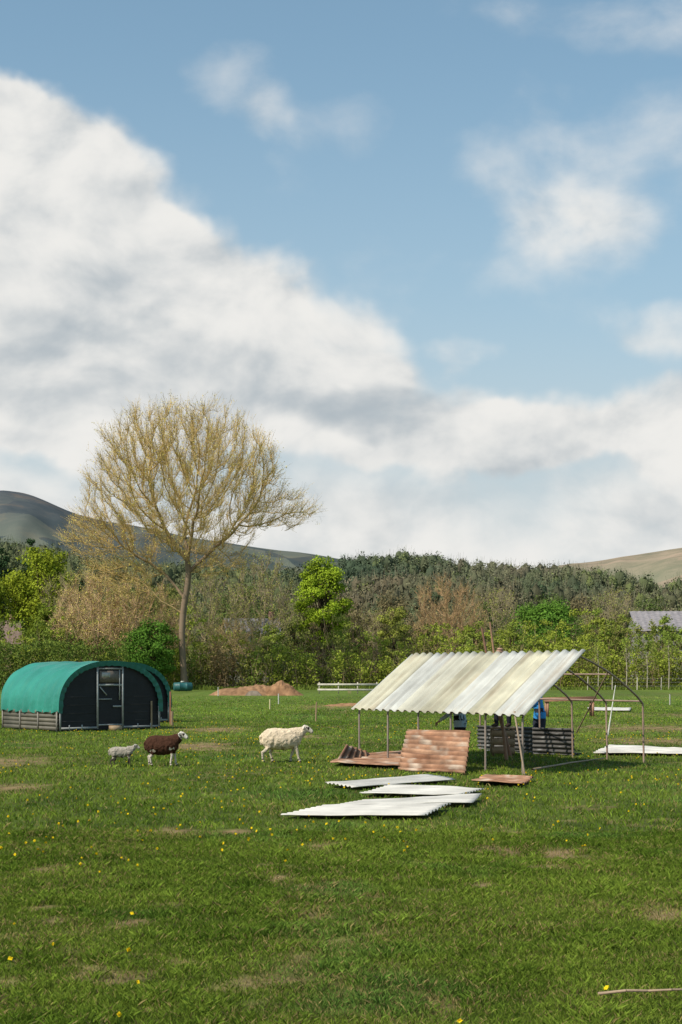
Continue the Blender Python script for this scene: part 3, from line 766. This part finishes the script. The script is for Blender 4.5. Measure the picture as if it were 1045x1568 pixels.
def roofc(U, V):
    s = np.floor(V * 7.0).astype(int); rr = np.array([0, 1, 0, 1, .6, 0, 1, 0])[np.clip(s, 0, 7)][:, None]
    c = np.array([.56, .555, .515]) * (1 - rr) + np.array([.56, .525, .40]) * rr
    g = fbm(U * 1.2, V * 40, .9, 2)[:, None]
    rs = sstep(.52, .8, fbm(U * 1.5 + 9, V * 60, .8, 31))[:, None] * .5
    c = c * (1 - rs) + np.array([.36, .27, .18]) * rs
    lap = (np.abs((V * 7.0) % 1.0 - .02) < .02)[:, None]
    return c * (.74 + .42 * g) * (1 - .16 * (vn(V * 22 + .5, U * 0, 1, 5)[:, None] > .6)) * (1 - .35 * lap)
up = np.array([0, 0, .055])
sl = rg - eF
a0 = eF - sl * .07 - ax * .03 + up; a1 = rg + sl * .035 - ax * .03 + up
corr('roof_sheets', a0, a1, a1 + ax * 1.06, a0 + ax * 1.06, 22, .024, roofc, M_roof, 12, .014, sh, .006)

def darkc(U, V): return np.array([.10, .095, .09])[None] * (.4 + 1.2 * fbm(U * 8, V * 6, 1., 4)[:, None]) + (fbm(U * 14, V * 3, 1., 9)[:, None] > .72) * .16
corr('side_sheet', (3.18, 33.0, .05), (4.3, 31.4, .05), (4.28, 31.35, .60), (3.16, 32.95, .58), 6, .02, darkc, M_rust, 12, .02, sh)
corr('side_sheet', (4.2, 31.15, .03), (5.05, 30.75, .02), (5.03, 30.7, .60), (4.18, 31.1, .60), 6, .02, darkc, M_rust, 12, .03, sh)
corr('side_sheet', (3.3, 32.6, .01), (4.9, 30.9, .01), (5.3, 31.1, .03), (3.6, 33.0, .03), 5, .02, darkc, M_rust, 10, .02, sh)

def stick(name, pts, r, col=(.3, .2, .12)):
    a = Acc(); pts = np.array(pts, float); rr = np.linspace(r, r * .5, len(pts)); V, F = frusta(pts[:-1], pts[1:], rr[:-1], rr[1:], 7); a.add(V, F, col); return a.make(name, M_paint)
stick('timber_pole', [(3.45, 25.6, .06), (4.4, 27.2, .08), (5.37, 29.0, .06)], .022, (.30, .22, .14))
stick('fallen_branch', [(1.40, 7.75, .05), (1.55, 7.74, .07), (1.68, 7.78, .06), (1.8, 7.74, .075), (2.0, 7.8, .065), (2.2, 7.85, .05)], .009, (.34, .24, .16))
stick('timber_pole', [(3.6, 30.2, 0), (3.2, 29.9, 1.4), (2.95, 29.8, 2.75)], .045, (.26, .14, .09))
stick('timber_pole', [(3.4, 29.2, 0), (3.25, 29.3, 1.4), (3.08, 29.4, 2.85)], .04, (.30, .17, .10))
stick('white_marker_pole', [(7.5, 40, 0), (7.62, 40, .8), (7.72, 40, 1.45)], .025, (.6, .58, .52))
a = Acc()
for i in range(5): box(a, (0, .16 * i, .62 + .03 * i), (2.2, 0, .06), (0, .12, 0), (0, 0, .03), (.32, .16, .10))
for xx in (.1, 1.95):
    for yy in (.05, .62): box(a, (xx, yy, 0), (.09, 0, 0), (0, .07, 0), (0, 0, .62), (.3, .16, .1))
o = a.make('timber_trestle', M_paint); o.location = (8.3, 58, 0)

# -------------------------------------------------------------- living things
class Body:
    def __init__(s): s.V = []; s.F = []; s.lab = []; s.n = 0
    def loft(s, pts, ra, rb, col, k=14, side=None):
        pts = np.array(pts, float); n = len(pts); V = []
        T = nrm(np.gradient(pts, axis=0))
        for i in range(n):
            d = T[i]; sd = np.array(side if side is not None else (0, 1, 0), float)
            if abs(np.dot(d, sd)) > .95: sd = np.array([0, 0, 1.]) if abs(d[2]) < .9 else np.array([1., 0, 0])
            u = nrm(sd - d * np.dot(sd, d)); w = np.cross(d, u)
            for j in range(k):
                t = 2 * math.pi * j / k; V.append(pts[i] + u * math.cos(t) * ra[i] + w * math.sin(t) * rb[i])
        F = [(i * k + j, i * k + (j + 1) % k, (i + 1) * k + (j + 1) % k, (i + 1) * k + j) for i in range(n - 1) for j in range(k)]
        c0, c1 = len(V), len(V) + 1; V.append(pts[0]); V.append(pts[-1])
        F += [(c0, (j + 1) % k, j) for j in range(k)] + [(c1, (n - 1) * k + j, (n - 1) * k + (j + 1) % k) for j in range(k)]
        s.V += V; s.F += [tuple(q + s.n for q in f) for f in F]; s.lab += [col] * len(V); s.n += len(V)
    def make(s, name, voxel, mat, rough=0.):
        me = bpy.data.meshes.new('tmp'); me.from_pydata([tuple(v) for v in s.V], [], s.F); me.update()
        ob = bpy.data.objects.new('tmp', me); COL.objects.link(ob)
        md = ob.modifiers.new('r', 'REMESH'); md.mode = 'VOXEL'; md.voxel_size = voxel
        sm = ob.modifiers.new('s', 'SMOOTH'); sm.factor = .5; sm.iterations = 3
        dg = bpy.context.evaluated_depsgraph_get(); m2 = bpy.data.meshes.new_from_object(ob.evaluated_get(dg))
        bpy.data.objects.remove(ob)
        kd = KDTree(len(s.V))
        for i, v in enumerate(s.V): kd.insert(v, i)
        kd.balance()
        n = len(m2.vertices); co = np.zeros(n * 3, np.float32); m2.vertices.foreach_get('co', co); co = co.reshape(-1, 3)
        C = np.zeros((n, 3)); woolly = np.zeros(n)
        for i in range(n):
            j = kd.find(co[i])[1]; C[i] = s.lab[j][:3]; woolly[i] = 1 if len(s.lab[j]) > 3 else 0
        if rough:
            no = np.zeros(n * 3, np.float32); m2.vertices.foreach_get('normal', no); no = no.reshape(-1, 3)
            w = (vn(co[:, 0] * 1 + co[:, 1] * .7, co[:, 2] + co[:, 1] * .9, .06, 5) - .5) + .5 * (vn(co[:, 0] - co[:, 1], co[:, 2], .025, 8) - .5)
            co = co + no * (w * rough * woolly)[:, None]
            m2.vertices.foreach_set('co', co.astype(np.float32).ravel())
            C = C * (1 + w[:, None] * .25 * woolly[:, None])
        for p in m2.polygons: p.use_smooth = True
        a = m2.color_attributes.new('Col', 'FLOAT_COLOR', 'POINT')
        a.data.foreach_set('color', np.concatenate([C, np.ones((n, 1))], 1).astype(np.float32).ravel())
        m2.materials.clear(); m2.materials.append(mat); m2.name = name
        o = bpy.data.objects.new(name, m2); COL.objects.link(o); return o

def sheep(name, x, y, sc, rot, cb, cbelly, chead, cleg, gait, headup=0., lamb=False):
    B = Body(); wool = tuple(cb) + (1,); bel = tuple(cbelly) + (1,)
    tz = .0 if not lamb else .03
    th_ = 1.0 if not lamb else .8
    X = [-.47, -.45, -.38, -.26, -.12, .02, .15, .26, .34, .39]
    Z = [.48, .48, .47, .462, .452, .45, .458, .472, .49, .51]
    ry = np.array([.05, .12, .18, .205, .21, .212, .195, .17, .13, .06]) * th_
    rz = np.array([.05, .135, .19, .208, .215, .218, .208, .19, .15, .07]) * th_
    B.loft([(a_, 0, b_ + tz) for a_, b_ in zip(X, Z)], ry, rz, wool, 18)
    h = headup + tz
    B.loft([(.22, 0, .51 + tz), (.34, 0, .575 + h * .6), (.43, 0, .635 + h), (.48, 0, .67 + h)], np.array([.14, .12, .09, .055]) * th_ ** .5, np.array([.17, .14, .10, .055]) * th_ ** .5, wool, 14)
    hc = tuple(chead)
    B.loft([(.43, 0, .685 + h), (.47, 0, .70 + h), (.53, 0, .685 + h), (.59, 0, .655 + h), (.645, 0, .62 + h), (.665, 0, .605 + h)], [.038, .066, .062, .048, .038, .02], [.044, .072, .068, .054, .042, .022], hc, 12)
    for sg in (-1, 1):
        B.loft([(.465, sg * .04, .71 + h), (.45, sg * .09, .712 + h), (.44, sg * .135, .69 + h)], [.014, .026, .008], [.03, .03, .012], hc, 8, side=(1, 0, 0))
        B.loft([(.545, sg * .05, .70 + h), (.55, sg * .06, .70 + h)], [.014, .01], [.014, .01], (.02, .015, .01), 6)
    B.loft([(.658, 0, .617 + h), (.672, 0, .605 + h)], [.022, .015], [.016, .01], (.12, .07, .06), 6)
    lc = tuple(cleg); hoof = (.05, .04, .03)
    for sg, dx in ((-1, gait[0]), (1, gait[1])):
        kn = dx * .5 + (.03 if dx < 0 else .01)
        B.loft([(.24, sg * .09, .46 + tz), (.24 + dx * .15, sg * .095, .33)], [.07, .05], [.10, .058], wool, 10)
        B.loft([(.24 + dx * .1, sg * .095, .38), (.24 + kn, sg * .095, .22), (.245 + dx * .9, sg * .095, .07), (.25 + dx, sg * .095, .035)], [.042, .032, .023, .026], [.05, .036, .026, .029], lc, 10)
        B.loft([(.25 + dx, sg * .095, .045), (.268 + dx, sg * .095, -.004)], [.026, .032], [.03, .038], hoof, 8)
    for sg, dx in ((-1, gait[2]), (1, gait[3])):
        B.loft([(-.30, sg * .09, .50 + tz), (-.28 + dx * .2, sg * .105, .40), (-.27 + dx * .4, sg * .1, .29)], [.10, .08, .05], [.15, .12, .06], wool, 12)
        B.loft([(-.265 + dx * .35, sg * .1, .33), (-.33 + dx * .75, sg * .1, .215), (-.375 + dx * .85, sg * .1, .19), (-.355 + dx * .95, sg * .1, .09), (-.345 + dx, sg * .1, .035)], [.05, .036, .03, .023, .026], [.055, .042, .035, .025, .029], lc, 10)
        B.loft([(-.345 + dx, sg * .1, .045), (-.325 + dx, sg * .1, -.004)], [.026, .032], [.03, .038], hoof, 8)
    B.loft([(-.45, 0, .56 + tz), (-.50, 0, .50 + tz), (-.505, 0, .40 + tz), (-.49, 0, .33 + tz)], [.025, .035, .03, .015], [.03, .035, .03, .015], wool, 8)
    B.loft([(-.30, 0, .33 + tz), (0, 0, .29 + tz), (.25, 0, .34 + tz)], np.array([.08, .13, .08]) * th_, np.array([.04, .05, .04]) * th_, bel, 10)
    o = B.make(name, .011, M_wool, .022); o.scale = sc; o.location = (x, y, 0.015); o.rotation_euler[2] = rot
    return o
sheep('white_sheep', -1.16, 28.6, (.90, .95, 1.0), .12, (.62, .50, .36), (.36, .27, .18), (.62, .54, .44), (.50, .42, .32), (.10, -.08, -.12, .10), -.03)
sheep('brown_sheep', -3.42, 27.4, (.72, .84, .86), -.1, (.060, .028, .018), (.04, .022, .015), (.62, .57, .50), (.55, .48, .40), (-.03, .07, .04, -.07), .0)
sheep('lamb', -4.18, 27.2, (.50, .54, .56), .08, (.34, .30, .25), (.12, .10, .08), (.42, .38, .33), (.07, .055, .045), (.05, -.05, -.08, .05), -.04, True)

SKIN = (.45, .27, .19)
def person(name, x, y, z0, rot, top, legs, hair, lean, handL, handR, hatc=None, H=1.74):
    B = Body(); s = H / 1.74
    hip = np.array([0, 0, .90 * s]); ch = np.array([0, math.sin(lean) * .45, .90 * s + math.cos(lean) * .45 * s])
    ne = np.array([0, math.sin(lean) * .56, .90 * s + math.cos(lean) * .56 * s]); hd = ne + np.array([0, .05 + .1 * math.sin(lean), .15])
    up_ = nrm(ne - hip)
    B.loft([hip - up_ * .06, hip, hip + up_ * .2, ch - up_ * .05, ch + up_ * .06, ne], [.14, .175, .165, .20, .19, .06], [.09, .115, .11, .125, .10, .055], top, 18, side=(1, 0, 0))
    B.loft([ne - up_ * .03, ne + up_ * .08], [.055, .052], [.055, .055], SKIN, 10, side=(1, 0, 0))
    B.loft([hd + (0, 0, -.105), hd + (0, .01, -.08), hd + (0, .005, -.02), hd + (0, 0, .04), hd + (0, -.01, .09), hd + (0, -.01, .115)], [.03, .055, .073, .076, .058, .02], [.035, .07, .09, .095, .07, .025], SKIN, 14, side=(1, 0, 0))
    B.loft([hd + (0, -.03, -.05), hd + (0, -.035, .02), hd + (0, -.02, .09), hd + (0, -.015, .13)], [.06, .084, .072, .025], [.055, .082, .088, .03], hatc or hair, 14, side=(1, 0, 0))
    B.loft([hd + (0, .085, .01), hd + (0, .112, -.025)], [.01, .016], [.01, .014], SKIN, 6, side=(1, 0, 0))
    for sg in (-1, 1):
        B.loft([hd + (sg * .07, 0, .01), hd + (sg * .088, -.01, .0)], [.02, .014], [.03, .022], SKIN, 6, side=(0, 0, 1))
        B.loft([hd + (sg * .03, .088, .012), hd + (sg * .03, .096, .012)], [.011, .006], [.007, .005], (.04, .03, .03), 6, side=(1, 0, 0))
        st = .08 * sg
        B.loft([(sg * .09, 0, .93 * s), (sg * .10, .01 + st * .3, .7 * s), (sg * .105, .03 + st * .6, .49 * s), (sg * .11, -.01 + st, .3 * s), (sg * .115, -.01 + st, .10 * s)], [.095, .09, .065, .062, .05], [.11, .095, .07, .068, .052], legs, 12, side=(1, 0, 0))
        B.loft([(sg * .115, -.04 + st, .09), (sg * .115, -.03 + st, .05), (sg * .12, .06 + st, .04), (sg * .125, .17 + st, .03)], [.045, .05, .05, .035], [.05, .05, .04, .025], (.05, .035, .025), 10, side=(1, 0, 0))
    B.loft([ch - up_ * .47, hip + up_ * .02], [.16, .17], [.11, .11], top, 12, side=(1, 0, 0))
    hands = []
    for sg, h in ((-1, np.array(handL, float)), (1, np.array(handR, float))):
        sh_ = ch + up_ * .04 + np.array([sg * .19, 0, 0]); v = h - sh_; dl = np.linalg.norm(v)
        if dl > .56: h = sh_ + v / dl * .56; v = h - sh_; dl = .56
        bend = math.sqrt(max(.295 ** 2 - (dl / 2) ** 2, 0)); el = (sh_ + h) / 2 + nrm(np.array([sg * .6, -.5, -.6])) * bend
        B.loft([sh_ + (-sg * .05, 0, .01), sh_, (sh_ + el) / 2, el], [.06, .062, .052, .046], [.065, .065, .055, .048], top, 10, side=(0, 1, .3))
        B.loft([el, (el + h) / 2, h], [.046, .042, .034], [.048, .042, .034], top, 10, side=(0, 1, .3))
        d = nrm(h - el); hands.append((h, d, sg))
        B.loft([h, h + d * .04, h + d * .09], [.03, .042, .04], [.02, .018, .014], SKIN, 8, side=(1, 0, 0))
    o = B.make(name, .013, M_cloth)
    fa_ = Acc()
    for h, d, sg in hands:
        u = nrm(np.cross(d, (0.01, .3, 1))); w = np.cross(d, u)
        for i, ln in enumerate((.062, .072, .068, .052)):
            p0 = h + d * .085 + u * (i - 1.5) * .02; p1 = p0 + d * ln * .5 + w * .006; p2 = p1 + d * ln * .35 + w * .024; p3 = p2 + d * .012 + w * .022
            V, F = frusta([p0, p1, p2], [p1, p2, p3], [.0095, .009, .008], [.009, .008, .005], 6); fa_.add(V, F, SKIN)
        p0 = h + d * .03 + u * .035; p1 = p0 + u * .02 + d * .03; p2 = p1 + d * .03 + w * .01
        V, F = frusta([p0, p1], [p1, p2], [.012, .01], [.01, .007], 6); fa_.add(V, F, SKIN)
    f = fa_.make('fingers', M_cloth, parent=o)
    o.location = (x, y, z0); o.rotation_euler[2] = rot; return o
person('man_in_blue_jacket', 4.46, 31.9, .0, math.radians(100), (.04, .24, .55), (.03, .035, .05), (.06, .04, .03), .22, (-.25, .42, 1.0), (.2, .45, 1.0))
person('person_in_dark_trousers', 2.40, 28.6, .0, math.radians(60), (.35, .45, .55), (.012, .012, .015), (.05, .035, .025), .15, (-.3, .3, .85), (.25, .4, 1.25), H=1.6)
person('person_on_step', 3.52, 31.0, .62, math.radians(150), (.05, .06, .09), (.02, .02, .03), (.03, .02, .015), .18, (-.2, .45, 1.35), (.25, .45, 1.35))
a = Acc()
for i in range(4): box(a, (0, .12 * i, .45), (.5, 0, 0), (0, .11, 0), (0, 0, .025), (.3, .2, .12))
for z in (.04, .18, .32):
    for yy in (0, .445): box(a, (0.002, yy, z), (.496, 0, 0), (0, .02, 0), (0, 0, .1), (.28, .19, .11))
for xx in (0.01, .45):
    for yy in (.021, .405): box(a, (xx, yy, 0), (.04, 0, 0), (0, .038, 0), (0, 0, .448), (.25, .17, .1))
o = a.make('wooden_crate', M_paint); o.location = (3.27, 30.78, 0); o.scale[2] = .62 / .475

# ------------------------------------------------------------ light and sky
sd = Vector((-.62, -.50, .80)).normalized()
el = math.asin(sd.z); az = math.atan2(sd.x, sd.y)
sun = bpy.data.lights.new('sun', 'SUN'); sun.energy = 4.8; sun.angle = math.radians(.5); sun.color = (1, .92, .79)
so = bpy.data.objects.new('sun', sun); COL.objects.link(so); so.rotation_euler = sd.to_track_quat('Z', 'Y').to_euler(); so.location = (-20, -20, 40)

w = bpy.data.worlds.new('World'); S.world = w; w.use_nodes = True
nt = w.node_tree; N = nt.nodes; L = nt.links; N.clear()
def inp(node, i, v):
    if isinstance(v, (int, float)): node.inputs[i].default_value = v
    else: L.new(v, node.inputs[i])
def M(op, a, b=None, c=None):
    n = N.new('ShaderNodeMath'); n.operation = op; inp(n, 0, a)
    if b is not None: inp(n, 1, b)
    if c is not None: inp(n, 2, c)
    return n.outputs[0]
def SS(v, a, b, lo=0., hi=1.):
    n = N.new('ShaderNodeMapRange'); n.interpolation_type = 'SMOOTHSTEP'; inp(n, 0, v); inp(n, 1, a); inp(n, 2, b); inp(n, 3, lo); inp(n, 4, hi); return n.outputs[0]
def XYZ(a, b, c):
    n = N.new('ShaderNodeCombineXYZ'); inp(n, 0, a); inp(n, 1, b); inp(n, 2, c); return n.outputs[0]
def NZ(vec, scale, det=7, rough=.55, dist=0.):
    n = N.new('ShaderNodeTexNoise'); L.new(vec, n.inputs['Vector']); n.inputs['Scale'].default_value = scale; n.inputs['Detail'].default_value = det
    n.inputs['Roughness'].default_value = rough; n.inputs['Distortion'].default_value = dist; return n.outputs['Fac']
def MIX(f, a, b):
    n = N.new('ShaderNodeMix'); n.data_type = 'RGBA'; inp(n, 0, f)
    for i, v in ((6, a), (7, b)):
        if isinstance(v, tuple): n.inputs[i].default_value = (*v, 1)
        else: L.new(v, n.inputs[i])
    return n.outputs[2]
tc = N.new('ShaderNodeTexCoord'); sp = N.new('ShaderNodeSeparateXYZ'); L.new(tc.outputs['Generated'], sp.inputs[0])
ay = M('MAXIMUM', M('ABSOLUTE', sp.outputs[1]), .12)
u = M('DIVIDE', sp.outputs[0], ay); v = M('DIVIDE', sp.outputs[2], ay)
wx = M('MULTIPLY', M('SUBTRACT', NZ(XYZ(u, v, 0.), 9., 4), .5), .10); wy = M('MULTIPLY', M('SUBTRACT', NZ(XYZ(M('ADD', u, 5.), v, 0.), 9., 4), .5), .08)
uu = M('ADD', u, wx); vv = M('ADD', v, wy)
def blob(cx, cy, rx, ry, wt):
    a = M('DIVIDE', M('SUBTRACT', uu, (cx - 522) / 2178), rx / 2178); b = M('DIVIDE', M('SUBTRACT', vv, (1030 - cy) / 2178), ry / 2178)
    d = M('ADD', M('MULTIPLY', a, a), M('MULTIPLY', b, b))
    return M('MULTIPLY', SS(d, 0.1, 1.6, 1., 0.), wt)
def total(lst):
    t = None
    for q in lst: t = blob(*q) if t is None else M('ADD', t, blob(*q))
    return t
mask = total([(20, 350, 260, 210, 1.6), (-60, 210, 150, 120, .9), (280, 450, 180, 110, 1.2), (100, 580, 340, 120, 1.4), (480, 540, 140, 80, .8), (890, 250, 240, 140, .40), (370, 130, 100, 80, .34), (490, 210, 130, 90, .26),
  (1040, 500, 100, 60, .55), (1045, 650, 120, 80, .8), (710, 530, 65, 42, .5), (800, 670, 170, 55, .8), (560, 620, 190, 65, .75), (1010, 20, 240, 80, .34), (900, 370, 200, 70, .28), (620, 430, 200, 60, .26)])
mask = M('ADD', mask, SS(v, .21, .09, 0., .76))
vs_ = M('MULTIPLY', v, 1.35)
nA = NZ(XYZ(u, vs_, 0.), 9., 7, .52, .2)
nB = NZ(XYZ(M('ADD', u, -.012), M('ADD', vs_, .022), 0.), 9., 5, .52, .2)
nC = NZ(XYZ(u, M('MULTIPLY', v, 2.6), 3.), 4.5, 4, .5)
dens = M('ADD', mask, M('MULTIPLY', M('SUBTRACT', nA, .5), 1.6))
alpha = M('MULTIPLY', SS(dens, .15, .85, 0., 1.), SS(mask, .0, .85, .50, .99))
shade = M('ADD', .74, M('MULTIPLY', M('SUBTRACT', nA, nB), 2.6))
shade = M('ADD', shade, M('MULTIPLY', M('SUBTRACT', nC, .5), .75))
dk = total([(90, 560, 360, 75, .42), (60, 440, 220, 50, .12), (560, 615, 150, 32, .45), (850, 735, 260, 35, .2), (220, 690, 250, 35, .2), (620, 770, 500, 40, .12)])
shade = SS(M('SUBTRACT', shade, dk), -.15, 1.0, 0., 1.)
ccol = MIX(shade, (4.4, 4.95, 5.35), (8.6, 8.5, 8.2))
sky = N.new('ShaderNodeTexSky'); sky.sky_type = 'NISHITA'; sky.sun_disc = False; sky.sun_elevation = el; sky.sun_rotation = az % (2 * math.pi)
sky.altitude = 200; sky.air_density = 1.0; sky.dust_density = 1.0; sky.ozone_density = 1.2
tn = N.new('ShaderNodeMix'); tn.data_type = 'RGBA'; tn.blend_type = 'MULTIPLY'; tn.inputs[0].default_value = 1.; L.new(sky.outputs[0], tn.inputs[6]); tn.inputs[7].default_value = (1.2, 1.6, 1.5, 1)
hz = SS(v, .0, .50, .92, .20)
skyc = MIX(hz, tn.outputs[2], (4.8, 5.8, 6.4))
hz2 = SS(v, .04, .28, .8, .0)
skyc = MIX(hz2, skyc, (6.1, 6.6, 6.8))
fin = MIX(alpha, skyc, ccol)
bg = N.new('ShaderNodeBackground'); L.new(fin, bg.inputs[0]); bg.inputs[1].default_value = .1
out = N.new('ShaderNodeOutputWorld'); L.new(bg.outputs[0], out.inputs[0])

S.view_settings.view_transform = 'Standard'; S.view_settings.look = 'None'; S.view_settings.exposure = 0
cam = bpy.data.cameras.new('camera'); cam.lens = 50; cam.sensor_width = 36; cam.sensor_fit = 'AUTO'; cam.shift_y = .157; cam.clip_end = 20000; cam.clip_start = .1
co = bpy.data.objects.new('camera', cam); COL.objects.link(co); co.location = (0, 0, 1.8); co.rotation_euler = (math.radians(90), 0, 0)
S.camera = co
